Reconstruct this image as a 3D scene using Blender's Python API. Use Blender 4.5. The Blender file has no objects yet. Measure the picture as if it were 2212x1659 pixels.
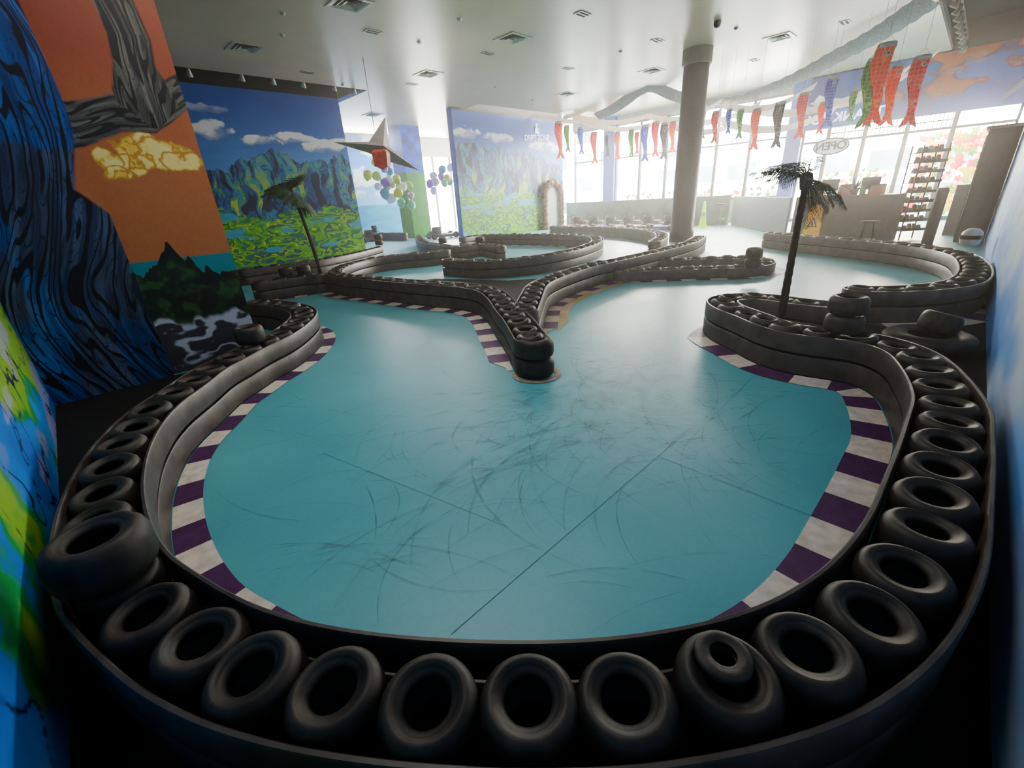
import bpy, math, random
import numpy as np
from mathutils import Vector, Matrix
random.seed(7)
# ---------------------------------------------------------------- image pixels back-projected through the estimated camera onto horizontal and wall planes
f=930.;th=math.radians(23.3);ro=math.radians(3.76);H=1.5
cr,sr,ct,st=math.cos(ro),math.sin(ro),math.cos(th),math.sin(th)
def ray(px,py):
    x=px-1106;y=829.5-py
    R=x*cr+y*sr;U=-x*sr+y*cr
    fw=f*ct+U*st;v=-f*st+U*ct
    return (.695*fw+.719*R,.719*fw-.695*R,v)
def Z(px,py,z):
    a,b,c=ray(px,py);s=(z-H)/c
    return (a*s,b*s)
def XX(px,py,X):
    a,b,c=ray(px,py);s=X/a
    return (X,b*s,H+c*s)
def YY(px,py,Y):
    a,b,c=ray(px,py);s=Y/b
    return (a*s,Y,H+c*s)
def S(key,z,pts):
    return [tuple(round(q,2) for q in Z(a,b,z)) for a,b in pts]
CEIL=4.75
# ---------------------------------------------------------------- helpers
def lin(c):
    if isinstance(c,str):
        c=[int(c[i:i+2],16)/255 for i in (0,2,4)]
    return tuple(((v/12.92) if v<=.04045 else ((v+.055)/1.055)**2.4) for v in c)
MATS={}
def mat(name,col,rough=.5,metal=0.,em=0.,var=.12,scale=8.,bump=0.,emcol=None):
    if name in MATS: return MATS[name]
    m=bpy.data.materials.new(name);m.use_nodes=True
    nt=m.node_tree;b=nt.nodes['Principled BSDF']
    c=lin(col)
    tc=nt.nodes.new('ShaderNodeTexCoord')
    n=nt.nodes.new('ShaderNodeTexNoise');n.inputs['Scale'].default_value=scale;n.inputs['Detail'].default_value=5
    nt.links.new(tc.outputs['Object'],n.inputs['Vector'])
    r=nt.nodes.new('ShaderNodeValToRGB')
    r.color_ramp.elements[0].position=.3;r.color_ramp.elements[1].position=.7
    r.color_ramp.elements[0].color=(*[v*(1-var) for v in c],1)
    r.color_ramp.elements[1].color=(*[min(1,v*(1+var)) for v in c],1)
    nt.links.new(n.outputs['Fac'],r.inputs['Fac']);nt.links.new(r.outputs['Color'],b.inputs['Base Color'])
    b.inputs['Roughness'].default_value=rough;b.inputs['Metallic'].default_value=metal
    if em:
        b.inputs['Emission Color'].default_value=(*lin(emcol or col),1);b.inputs['Emission Strength'].default_value=em
    if bump:
        bp=nt.nodes.new('ShaderNodeBump');bp.inputs['Strength'].default_value=bump;bp.inputs['Distance'].default_value=.01
        nt.links.new(n.outputs['Fac'],bp.inputs['Height']);nt.links.new(bp.outputs['Normal'],b.inputs['Normal'])
    MATS[name]=m;return m
col=bpy.context.scene.collection
def mesh(name,verts,faces,mats=(),mi=None,smooth=False,parent=None,loc=None):
    me=bpy.data.meshes.new(name);me.from_pydata([tuple(v) for v in verts],[],faces)
    for m in (mats if isinstance(mats,(list,tuple)) else [mats]): me.materials.append(m)
    if mi is not None: me.polygons.foreach_set('material_index',mi)
    if smooth: me.polygons.foreach_set('use_smooth',[True]*len(me.polygons))
    me.update()
    o=bpy.data.objects.new(name,me);col.objects.link(o)
    if parent: o.parent=parent
    if loc: o.location=loc
    return o
def empty(name,loc=(0,0,0)):
    o=bpy.data.objects.new(name,None);o.empty_display_size=.1;o.location=loc;col.objects.link(o);return o
def tag(o,label,cat,group=None,kind=None):
    o['label']=label;o['category']=cat
    if group:o['group']=group
    if kind:o['kind']=kind
    return o
def struct(o,label=None):
    o['kind']='structure'
    if label:o['label']=label
    return o
class MB:
    """mesh builder"""
    def __init__(s): s.v=[];s.f=[];s.m=[]
    def add(s,v,f,m=0):
        k=len(s.v);s.v+=[tuple(q) for q in v];s.f+=[tuple(i+k for i in q) for q in f];s.m+=[m]*len(f)
    def box(s,x0,x1,y0,y1,z0,z1,m=0):
        vs=[(x,y,z) for x in(x0,x1) for y in(y0,y1) for z in(z0,z1)]
        s.add(vs,[(0,1,3,2),(4,6,7,5),(0,4,5,1),(2,3,7,6),(0,2,6,4),(1,5,7,3)],m)
    def lathe(s,prof,n=24,c=(0,0,0),m=0,closed=False,axis='z'):
        v=[]
        for i in range(n):
            a=2*math.pi*i/n
            for r,z in prof:
                p=(r*math.cos(a),r*math.sin(a),z)
                if axis=='x':p=(p[2],p[0],p[1])
                if axis=='y':p=(p[0],p[2],p[1])
                v.append((p[0]+c[0],p[1]+c[1],p[2]+c[2]))
        k=len(prof);fs=[]
        for i in range(n):
            j=(i+1)%n
            for q in range(k if closed else k-1):
                q2=(q+1)%k
                fs.append((i*k+q,j*k+q,j*k+q2,i*k+q2))
        s.add(v,fs,m)
    def tube(s,pts,rad,n=8,m=0,cap=True):
        pts=[Vector(p) for p in pts];rs=rad if isinstance(rad,(list,tuple)) else [rad]*len(pts)
        v=[];up=Vector((0,0,1))
        for i,p in enumerate(pts):
            t=(pts[min(i+1,len(pts)-1)]-pts[max(i-1,0)]).normalized()
            a=t.cross(up)
            if a.length<.05:a=t.cross(Vector((0,1,0)))
            a.normalize();b=t.cross(a)
            for k in range(n):
                an=2*math.pi*k/n;v.append(p+(a*math.cos(an)+b*math.sin(an))*rs[i])
        fs=[(i*n+k,i*n+(k+1)%n,(i+1)*n+(k+1)%n,(i+1)*n+k) for i in range(len(pts)-1) for k in range(n)]
        if cap:
            fs.append(tuple(range(n)));fs.append(tuple((len(pts)-1)*n+k for k in range(n-1,-1,-1)))
        s.add(v,fs,m)
    def obj(s,name,mats,smooth=False,parent=None,loc=None):
        return mesh(name,s.v,s.f,mats,s.m,smooth,parent,loc)
def box(name,x0,x1,y0,y1,z0,z1,m):
    b=MB();b.box(x0,x1,y0,y1,z0,z1);return b.obj(name,m)
def autosmooth(o,ang=35):
    me=o.data
    me.polygons.foreach_set('use_smooth',[True]*len(me.polygons))
    try: me.set_sharp_from_angle(angle=math.radians(ang))
    except Exception: pass
def bevel(o,w=.01,seg=2):
    md=o.modifiers.new('bev','BEVEL');md.width=w;md.segments=seg;md.limit_method='ANGLE'
# numpy noise
def vnoise(x,y,seed=0):
    xi=np.floor(x).astype(np.int64);yi=np.floor(y).astype(np.int64);xf=x-xi;yf=y-yi
    def h(a,b):
        n=(a*374761393+b*668265263+seed*982451653)&0x7fffffff
        n=((n^(n>>13))*1274126177)&0x7fffffff
        return ((n^(n>>16))&0xffff)/65535.
    u=xf*xf*(3-2*xf);v=yf*yf*(3-2*yf)
    return (h(xi,yi)*(1-u)+h(xi+1,yi)*u)*(1-v)+(h(xi,yi+1)*(1-u)+h(xi+1,yi+1)*u)*v
def fbm(x,y,o=4,seed=0):
    r=0;a=.5;t=0
    for i in range(o):
        r=r+a*vnoise(x*2**i,y*2**i,seed+i*17);t+=a;a*=.5
    return r/t
def C(h): return np.array(lin(h))
def mixc(a,b,t): t=np.clip(t,0,1)[...,None];return a*(1-t)+b*t
def ss(a,b,x): t=np.clip((x-a)/(b-a),0,1);return t*t*(3-2*t)
def paintmat(name='wall_paint',rough=.45):
    if name in MATS:return MATS[name]
    m=bpy.data.materials.new(name);m.use_nodes=True;nt=m.node_tree;b=nt.nodes['Principled BSDF']
    a=nt.nodes.new('ShaderNodeAttribute');a.attribute_name='Col'
    n=nt.nodes.new('ShaderNodeTexNoise');n.inputs['Scale'].default_value=60
    mx=nt.nodes.new('ShaderNodeMix');mx.data_type='RGBA';mx.blend_type='MULTIPLY';mx.inputs[0].default_value=.15
    nt.links.new(a.outputs['Color'],mx.inputs[6]);nt.links.new(n.outputs['Fac'],mx.inputs[7])
    nt.links.new(mx.outputs[2],b.inputs['Base Color']);b.inputs['Roughness'].default_value=rough
    MATS[name]=m;return m
def painted(name,origin,udir,w,h,nu,nv,fn,u0=0,v0=0,flip=False):
    us=np.linspace(0,w,nu);vs=np.linspace(0,h,nv);U,V=np.meshgrid(us,vs)
    P=np.array(origin)[None,None,:]+U[...,None]*np.array(udir)[None,None,:]+V[...,None]*np.array([0,0,1.])
    c=fn(U+u0,V+v0)
    i=np.arange((nu-1)*(nv-1));r=i//(nu-1);q=i%(nu-1);a=r*nu+q
    F=np.stack([a,a+1,a+1+nu,a+nu],1)
    if flip:F=F[:,::-1]
    me=bpy.data.meshes.new(name);me.vertices.add(nu*nv);me.vertices.foreach_set('co',P.reshape(-1).astype(np.float32))
    me.loops.add(F.size);me.loops.foreach_set('vertex_index',F.reshape(-1).astype(np.int32))
    me.polygons.add(len(F));me.polygons.foreach_set('loop_start',(np.arange(len(F))*4).astype(np.int32))
    me.update(calc_edges=True)
    at=me.color_attributes.new('Col','FLOAT_COLOR','POINT')
    cc=np.ones((nu*nv,4),np.float32);cc[:,:3]=c.reshape(-1,3);at.data.foreach_set('color',cc.reshape(-1))
    me.materials.append(paintmat());me.validate()
    o=bpy.data.objects.new(name,me);col.objects.link(o);return o
# ---------------------------------------------------------------- camera
r_=Vector((.719,-.695,0)).normalized();h_=Vector((.695,.719,0)).normalized();z_=Vector((0,0,1))
F_=h_*ct-z_*st;U_=h_*st+z_*ct
Rc=r_*cr-U_*sr;Uc=U_*cr+r_*sr
cam=bpy.data.cameras.new('camera');co=bpy.data.objects.new('camera',cam);col.objects.link(co)
M=Matrix((Rc,Uc,-F_)).transposed().to_4x4();M.translation=(0,0,H);co.matrix_world=M
cam.sensor_width=36;cam.lens=f/2212*36;cam.clip_start=.02;bpy.context.scene.camera=co
# ---------------------------------------------------------------- materials
M_tyre=mat('tyre_rubber','37322d',.56,var=.65,scale=10,bump=.35)
M_belt=mat('barrier_plastic','4a433e',.42,var=.45,scale=7,bump=.2)
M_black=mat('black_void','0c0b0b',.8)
M_white=mat('white_paint','cfc8bc',.5,var=.2,scale=14)
M_purple=mat('purple_paint','53295a',.5,var=.3,scale=14)
M_grey=mat('grey_panel','625f5c',.5)
M_dgrey=mat('dark_grey_paint','302f31',.5)
M_blue=mat('blue_paint','1d62c0',.45)
M_green=mat('green_paint','3a9a20',.5,var=.2,scale=3)
M_metal=mat('metal','8a8a88',.35,metal=.8)
M_yellow=mat('yellow_plastic','f0b008',.45,em=.15)
M_neon=mat('neon_yellow','b0e010',.5,em=.6)  # emission added so the cone stands out in the haze, not a lamp
M_orange=mat('orange_plastic','e0561a',.5)
M_red=mat('red_paint','c0202a',.5)
M_wood=mat('warm_brown','8a5a34',.5)
def floor_mat():
    m=bpy.data.materials.new('teal_floor_paint');m.use_nodes=True;nt=m.node_tree;b=nt.nodes['Principled BSDF']
    tc=nt.nodes.new('ShaderNodeTexCoord')
    n=nt.nodes.new('ShaderNodeTexNoise');n.inputs['Scale'].default_value=.9;n.inputs['Detail'].default_value=8
    nt.links.new(tc.outputs['Object'],n.inputs['Vector'])
    r=nt.nodes.new('ShaderNodeValToRGB');e=r.color_ramp.elements
    e[0].position=.3;e[0].color=(*lin('56a4ae'),1);e[1].position=.7;e[1].color=(*lin('68b4bc'),1)
    nt.links.new(n.outputs['Fac'],r.inputs['Fac'])
    n2=nt.nodes.new('ShaderNodeTexNoise');n2.inputs['Scale'].default_value=45;n2.inputs['Detail'].default_value=6
    nt.links.new(tc.outputs['Object'],n2.inputs['Vector'])
    mx=nt.nodes.new('ShaderNodeMix');mx.data_type='RGBA';mx.blend_type='MULTIPLY';mx.inputs[0].default_value=.15
    nt.links.new(r.outputs['Color'],mx.inputs[6]);nt.links.new(n2.outputs['Fac'],mx.inputs[7]);nt.links.new(mx.outputs[2],b.inputs['Base Color'])
    mr=nt.nodes.new('ShaderNodeMapRange');mr.inputs['To Min'].default_value=.34;mr.inputs['To Max'].default_value=.48
    nt.links.new(n.outputs['Fac'],mr.inputs['Value']);nt.links.new(mr.outputs['Result'],b.inputs['Roughness'])
    bp=nt.nodes.new('ShaderNodeBump');bp.inputs['Strength'].default_value=.12;bp.inputs['Distance'].default_value=.004
    nt.links.new(n2.outputs['Fac'],bp.inputs['Height']);nt.links.new(bp.outputs['Normal'],b.inputs['Normal'])
    return m
M_floor=floor_mat()
fl=box('floor',-.6,26,-.6,24,-.1,0,M_floor);struct(fl,'teal painted glossy concrete floor with skid marks')
M_ceil=mat('ceiling_paint','e4bc9c',.34,var=.05,scale=1.2)
cb=MB()
cb.box(-.6,20.6,1.5,13.8,CEIL,CEIL+.1)
cb.box(8.1,12.6,13.8,24,CEIL,CEIL+.1);cb.box(12.6,20,14.9,24,CEIL,CEIL+.1)
ce=cb.obj('ceiling',[M_ceil]);struct(ce,'pale glossy suspended ceiling')
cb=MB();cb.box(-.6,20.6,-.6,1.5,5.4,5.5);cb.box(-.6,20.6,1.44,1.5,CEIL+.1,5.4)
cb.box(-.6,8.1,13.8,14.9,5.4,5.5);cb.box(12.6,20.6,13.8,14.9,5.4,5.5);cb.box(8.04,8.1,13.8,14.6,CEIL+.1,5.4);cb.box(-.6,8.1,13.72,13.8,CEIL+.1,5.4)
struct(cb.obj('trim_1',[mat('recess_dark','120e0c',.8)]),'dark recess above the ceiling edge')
# ---------------------------------------------------------------- murals
def mural(peaks,clouds,seed,pale,gl=1.5,top=4.62):
    px,pz=zip(*peaks)
    def fn(x,z):
        sky=mixc(C('5f9fe0'),C('1757b8'),ss(2.3,4.2,z))
        sky=mixc(sky,C('2a6cc8'),ss(.4,.7,fbm(x*.8,z*2,3,seed+44))*.5)
        c=sky
        cm=np.zeros_like(x);sh=np.zeros_like(x)
        nz=fbm(x*3.2,z*5,5,seed+3)
        for cx,cz,rx,rz,s in clouds:
            d=1-((x-cx)/rx)**2-((z-cz)/rz)**2
            mm=ss(-.15,.35,d+(nz-.5)*2.8)*s
            sh=np.where(mm>cm,(z-cz)/rz,sh);cm=np.maximum(cm,mm)
        cc=mixc(C('8f9cc8'),C('f4f2f4'),ss(-.7,.3,sh+(nz-.5)*2.5))
        c=c*(1-cm[...,None])+cc*cm[...,None]
        jag=np.abs(fbm(x*3.1,x*0+3.3,4,seed)-.5)
        mh=np.interp(x,px,pz)+.14-jag*.9+(fbm(x*18,x*0+1.3,2,seed)-.5)*.07
        best=np.full_like(x,9.);rr=np.zeros_like(x);pid=np.zeros_like(x)
        sx=np.arange(min(px)-.3,max(px)+.6,.62)
        sx=sx+.22*np.sin(sx*7.3+seed)
        wx=x+(fbm(x*1.5,z*1.5,3,seed+6)-.5)*.55
        for i,q in enumerate(sx):
            d=np.abs(wx-q);zp=np.interp(q,px,pz)+.25
            k=d<best;best=np.where(k,d,best);rr=np.where(k,(wx-q)/(zp-z+.25),rr);pid=np.where(k,i*3.7,pid)
        w1=fbm(rr*5+pid,z*1.7,4,seed+5);w2=fbm(rr*13+pid,z*3.2,3,seed+8)
        t=w1*.7+w2*.3
        side=ss(-.1,.15,rr+ (w1-.5))
        mc=mixc(C('1f5aa0'),C('3592c0'),side)
        mc=mixc(mc,C('0e2048'),ss(.47,.4,t))
        mc=mixc(mc,C('123e6e'),ss(.03,.0,np.abs(t-.52)))
        lo=ss(3.0,1.8,z)
        mc=mixc(mc,C('3f9a6a'),ss(.53,.57,t)*(.3+.7*lo))
        mc=mixc(mc,C('a8bc48'),ss(.6,.64,t)*(.25+.75*lo))
        mc=mixc(mc,C('10243c'),ss(.03,.0,np.abs(z-mh)))
        im=ss(-.01,.01,mh-z)[...,None];c=c*(1-im)+mc*im
        g=gl+(fbm(x*1.7,x*0+9,3,seed)-.5)*.7
        n=fbm(x*1.6+.5*z,z*4.,4,seed+11);n2=fbm(x*8,z*13,3,seed+12)
        q=(n*1.0+(n2-.5)*.13)*5%1
        base=mixc(C('2a8f30'),C('1a5f6a'),ss(.35,.65,fbm(x*1.4,z*3,3,seed+20)))
        gc=mixc(base,C('5fb01e'),ss(.35,.6,q));gc=mixc(gc,C('b8cf3a'),ss(.8,.97,q));gc=mixc(gc,C('0d4433'),ss(.12,.0,q))
        gc=mixc(gc,C('3f9fc0'),ss(.6,.75,fbm(x*1.1,z*4,3,seed+31)))
        im=ss(-.03,.03,g-z+(n2-.5)*.3)[...,None];c=c*(1-im)+gc*im
        c=mixc(c,C('b8c8cc'),np.full_like(x,pale))
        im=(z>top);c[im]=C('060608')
        return c
    return fn
m1=mural([(2.,2.2),(3.45,2.6),(4.0,2.68),(4.6,2.95),(5.2,3.2),(5.6,2.95),(6.2,2.82),(6.8,2.9),(7.3,3.0),(7.6,2.8)],
 [(3.75,3.62,.5,.22,1),(5.0,3.42,.55,.16,1),(5.9,3.5,.6,.14,1),(6.7,3.3,.7,.16,1),(7.3,3.45,.3,.1,1),(3.9,4.1,.45,.12,.5)],2,0)
w=painted('wall_left_back',(1.,14.6,0),(1,0,0),6.5,5.4,620,500,m1,u0=1.);struct(w,'mural wall with mountains, green hills, clouds and blue sky')
struct(box('wall_left_end',7.3,7.5,14.61,21.9,0,5.4,M_blue),'blue wall return')
m2=mural([(11.5,3.3),(12.2,3.45),(12.9,3.55),(14,3.4),(15,3.3),(16,3.2),(17,3.0),(18.4,2.6)],
 [(12.6,3.9,.8,.2,.9),(14.2,3.85,.9,.18,.8),(16.9,3.6,.9,.2,.9),(18,3.45,.5,.15,.8)],40,.0,gl=1.6,top=4.66)
w=painted('wall_back',(11.9,14.6,0),(1,0,0),6.6,5.4,560,440,m2,u0=11.9);struct(w,'pale mountain mural wall with blue sky')
struct(box('wall_back_rear',11.9,18.5,14.62,14.9,0,CEIL-.01,M_blue),'blue wall thickness')
def tree(x,z):
    orange=mixc(C('c07644'),C('a84e2a'),ss(1.6,3.2,z+.6*(fbm(x*2,z*2,3,8)-.5)))
    c=mixc(orange,orange*.86,fbm(x*40,z*40,2,5)-.1)
    c=mixc(c,C('2f8a94'),ss(1.16,1.14,z))
    nz=fbm(x*8,z*8,4,9)
    for cx,cz,rx,rz in ((.82,2.14,.2,.12),(.98,2.08,.24,.13),(.76,2.0,.15,.09),(1.13,2.02,.16,.09),(.57,2.02,.1,.1),(.6,1.92,.12,.06)):
        d=1-((x-cx)/rx)**2-((z-cz)/rz)**2+(nz-.5)*2.4
        k=ss(-.05,.1,d)
        cc=mixc(C('c08c34'),C('e4c450'),ss(.1,.5,d));cc=mixc(cc,C('f0dc8c'),ss(.45,.6,nz)*ss(.2,.6,d));cc=mixc(cc,C('c89038'),ss(.05,.015,np.abs(nz-.45)))
        c=mixc(c,cc,k)
    bh=np.interp(x,[.3,.5,.6,.75,.85,.95,1.1,1.31],[1.1,1.0,1.12,1.28,1.2,1.1,1.0,.95])+(fbm(x*14,x*0+2,3,3)-.5)*.22
    g=mixc(C('142818'),C('2f5a2c'),ss(.45,.7,fbm(x*12,z*12,4,21)));g=mixc(g,C('0a140e'),ss(.5,.3,fbm(x*5,z*5,3,23)))
    k=ss(0,.01,bh-z);c=mixc(c,g,k)
    mh=.5+(fbm(x*6,x*0+5,3,33)-.5)*.35
    mist=mixc(C('b9c0cc'),C('3f3e48'),ss(.1,.2,np.abs(fbm(x*4,z*8,3,35)-.5)*1.2+(mh-z)*.4-.05))
    c=mixc(c,mist,ss(-.02,.04,mh-z))
    fl_=fbm(x*2.2+z*.3,z*.8,3,51)
    def bark(u,v,a,b,d,sd,tk=.26):
        wu=u+.10*(fbm(u*3,v*2.0,3,sd)-.5)
        q=fbm(wu*5.5,v*1.0,2,sd+1)*7+wu*5
        fr=np.abs((q%1)-.5)*2
        th_=tk+.4*(fbm(u*7,v*3,2,sd+3)-.5)
        k=mixc(a,b,ss(.35,.75,fbm(wu*22,v*2.5,3,sd+5)))
        k=mixc(k,d,ss(th_+.1,th_-.08,fr))
        q2=fbm(wu*12,v*2.0,2,sd+7)*8
        k=mixc(k,d,ss(.2,.08,np.abs((q2%1)-.5)*2)*.7)
        return k
    def band(cx,wd,soft=.012): return ss(soft,-soft,np.abs(x-cx)-wd)
    cx=np.interp(z,[2.3,2.6,2.8,3.0,3.3,4.8],[1.02,1.0,1.0,1.03,1.0,.95]);wd=np.interp(z,[2.3,2.5,2.8,3.3,4.8],[.05,.24,.15,.15,.22])
    b1=band(cx,wd+(fl_-.5)*.08)*(z>2.3)
    zc=np.interp(x,[.2,.45,.75,1.0,1.31],[2.25,2.3,2.40,2.40,2.62]);zw=np.interp(x,[.2,.5,.9,1.1,1.31],[.18,.16,.14,.15,.12])
    b2=ss(.012,-.012,np.abs(z-zc)-zw-(fl_-.5)*.08)
    br=np.maximum(b1,b2)
    brc=bark((x-cx)*1.7,z,C('44443e'),C('7a786a'),C('101013'),151,.4)
    brc2=bark((z-zc)*1.7,x,C('44443e'),C('727266'),C('101013'),161,.4)
    brc=np.where((b2>b1)[...,None],brc2,brc)
    c=mixc(c,brc,br)
    edge=np.interp(z,[-.1,.3,.6,.9,1.15,1.35,1.6,1.8,2.05,2.3,2.8,3.3,4.8],[.75,.5,.42,.36,.44,.5,.42,.3,.36,.42,.43,.4,.3])+(fl_-.5)*.12
    edge=np.where(x>.44,np.minimum(edge,.42),edge)
    k=ss(.012,-.012,x-edge)
    xs=x+.2*np.sin(z*1.7+.5)+.16*z*ss(1.6,0,z)
    tc=bark(xs*1.25,z,C('144a90'),C('3078c0'),C('070c20'),171,.3)
    grey=ss(.52,.6,fbm(x*2+3,z*1.1,3,77));tg=bark(xs*1.25,z,C('3a404c'),C('626a74'),C('0c0e16'),171,.3)
    tc=mixc(tc,tg,grey*.7);tc=mixc(tc,tc*.5,ss(.4,.75,fbm(x*3,z*1.2,3,79)))
    c=mixc(c,tc,k)
    k2=ss(0,.02,x-edge)*(x<.44)*ss(1.5,1.35,z);c=mixc(c,C('0e2238'),k2)
    return c
a=painted('wall_pillar_face',(.44,5.6,0),(1,0,0),.87,5.4,300,900,tree,u0=.44);struct(a,'orange mural pillar face with branch, cloud and bushes')
a=painted('wall_tree_face',(-.6,5.57,0),(1,0,0),1.04,5.4,360,1000,tree,u0=-.6);struct(a,'blue swirling tree mural wall')
b=MB();b.box(.42,.44,5.571,5.6,0,5.4);b.box(1.29,1.309,5.61,8,0,5.4);struct(b.obj('wall_pillar_side',[mat('mural_side','20303c',.6)]))
def lefty(u,z):
    n=fbm(u*1.6+4,z*1.4,5,61);c=mixc(C('3a98e8'),C('1f5ec4'),fbm(u*2,z*2,3,62)*1.6-.4)
    c=mixc(c,C('2f9a50'),ss(.54,.58,n)*ss(2.1,1.4,z));c=mixc(c,C('8ab83a'),ss(.6,.64,n)*ss(1.9,1.2,z))
    c=mixc(c,C('b0a8c8'),ss(.55,.64,fbm(u*2.4,z*5,4,66))*ss(3.0,4.2,u)*.6)
    d=fbm(u*2.2,z*2.6,3,68);c=mixc(c,C('0a1e48'),ss(.014,.005,np.abs(d-.5)))
    return c
WL=-.475;WR=-.405
a=painted('wall_left',(WL,-.6,0),(0,1,0),6.2,5.4,360,300,lefty,flip=True);struct(a,'bright blue and green painted wall')
def righty(u,z):
    c=mixc(C('4f94e4'),C('84b8f0'),fbm(u*.8,z*.8,4,71)*1.6-.4)
    c=mixc(c,C('d4e2ee'),ss(.46,.66,fbm(u*.5,z*1.2,4,72))*.85)
    c=mixc(c,C('14386c'),ss(.025,.012,np.abs(z-.75-.1*u)))
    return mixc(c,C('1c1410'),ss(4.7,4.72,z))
a=painted('wall_right',(-.6,WR,0),(1,0,0),21.2,5.4,420,200,righty,flip=True);struct(a,'blue painted side wall with soft white clouds')
HB=3.1
def head(u,z):
    c=mixc(C('1f6cc8'),C('123f98'),fbm(u*1.2,z*2,3,81))
    n=fbm(u*1.4,z*2.6,5,83);c=mixc(c,C('6a2258'),ss(.48,.57,n)*ss(4.2,1.9,u)*ss(3.4,3.7,z));c=mixc(c,C('d8602c'),ss(.57,.66,n)*ss(4.,1.9,u)*ss(3.4,3.7,z))
    c=mixc(c,C('d88878'),ss(.64,.72,fbm(u*2,z*4,4,85))*ss(4.6,3,u)*.5*ss(3.4,3.7,z))
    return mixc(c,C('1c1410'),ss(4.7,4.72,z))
a=painted('wall_front_header',(20.49,-.45,HB),(0,1,0),5.75,2.3,240,160,head,u0=-.45,v0=HB,flip=False);struct(a,'blue header wall with painted sunset clouds')
# ---------------------------------------------------------------- storefront
wb=MB();wb.box(20.5,20.7,5.3,15.5,0,.9);wb.box(20.5,20.7,5.3,15.5,4.4,5.4);wb.box(20.52,20.7,-.5,5.3,HB,5.4)
struct(wb.obj('wall_front',[mat('sill_paint','9aa4a8',.5)]),'storefront wall with sill and header')
b=MB();b.box(20.35,20.75,12.9,13.5,0,CEIL);struct(b.obj('trim_2',[M_blue]),'blue storefront pillar')
b=MB();b.box(20.3,20.75,5.0,5.5,0,CEIL);struct(b.obj('trim_3',[M_blue]),'blue storefront pillar')
ys=[15.4,13.5,12.9,11.6,10.3,9.0,8.1,6.8,5.5]
n=1
M_frame=mat('window_frame','4c5054',.4,metal=.4)
for i in range(len(ys)-1):
    y1,y0=ys[i],ys[i+1]
    if y1-y0<.7: continue
    b=MB()
    b.box(20.5,20.62,y0,y0+.05,.9,4.4);b.box(20.5,20.62,y1-.05,y1,.9,4.4);b.box(20.5,20.62,y0,y1,.9,.97);b.box(20.5,20.62,y0,y1,4.33,4.4);b.box(20.52,20.6,y0,y1,2.95,3.0)
    struct(b.obj('window_%d'%n,[M_frame]),'tall storefront window frame');n+=1
for i,(y0,y1) in enumerate(((.95,2.05),(2.05,3.15),(3.15,4.2),(4.2,5.0),(-.4,.95))):
    b=MB()
    b.box(20.5,20.62,y0,y0+.06,0,HB);b.box(20.5,20.62,y1-.06,y1,0,HB);b.box(20.5,20.62,y0,y1,2.65,2.72);b.box(20.5,20.62,y0,y1,0,.12)
    if i<3:
        for k in range(9): b.box(20.5,20.6,y0+.08+k*(y1-y0-.16)/9,y0+.1+k*(y1-y0-.16)/9,2.72,HB)
        b.box(20.55,20.6,y0,y1,2.9,2.93)
    struct(b.obj('door_%d'%(i+1),[M_frame]),'glass storefront door frame with transom')
def facade():
    m=bpy.data.materials.new('sunlit_facade');m.use_nodes=True;nt=m.node_tree;b=nt.nodes['Principled BSDF']
    tc=nt.nodes.new('ShaderNodeTexCoord')
    sx=nt.nodes.new('ShaderNodeSeparateXYZ');cx=nt.nodes.new('ShaderNodeCombineXYZ')
    nt.links.new(tc.outputs['Object'],sx.inputs[0]);nt.links.new(sx.outputs['Y'],cx.inputs['X']);nt.links.new(sx.outputs['Z'],cx.inputs['Y'])
    br=nt.nodes.new('ShaderNodeTexBrick');br.offset=0;br.inputs['Scale'].default_value=1
    br.inputs['Brick Width'].default_value=1.9;br.inputs['Row Height'].default_value=1.35;br.inputs['Mortar Size'].default_value=.3;br.inputs['Mortar Smooth'].default_value=.05
    br.inputs['Color1'].default_value=(.08,.13,.17,1);br.inputs['Color2'].default_value=(.4,.45,.45,1);br.inputs['Mortar'].default_value=(1,.95,.84,1)
    nz=nt.nodes.new('ShaderNodeTexNoise');nz.inputs['Scale'].default_value=1.3;nt.links.new(tc.outputs['Object'],nz.inputs['Vector'])
    r=nt.nodes.new('ShaderNodeValToRGB');r.color_ramp.elements[0].position=.35;r.color_ramp.elements[0].color=(.6,.66,.7,1);r.color_ramp.elements[1].position=.6;r.color_ramp.elements[1].color=(1,1,1,1)
    nt.links.new(nz.outputs['Fac'],r.inputs[0])
    mx=nt.nodes.new('ShaderNodeMix');mx.data_type='RGBA';mx.blend_type='MULTIPLY';mx.inputs[0].default_value=1
    nt.links.new(br.outputs['Color'],mx.inputs[6]);nt.links.new(r.outputs[0],mx.inputs[7])
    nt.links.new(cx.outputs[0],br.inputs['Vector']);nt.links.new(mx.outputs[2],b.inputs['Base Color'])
    nt.links.new(mx.outputs[2],b.inputs['Emission Color']);b.inputs['Emission Strength'].default_value=13  # daylight on the facade put in as emission, also lights the room
    return m
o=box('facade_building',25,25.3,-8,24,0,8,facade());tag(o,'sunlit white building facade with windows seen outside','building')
rb=random.Random(5)
FLC=[mat('petal_%d'%i,c,.6,em=1.6) for i,c in enumerate(('e8c020','d83a50','7ab030','e8703a','f0e8d8','4a8a30'))]
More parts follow.
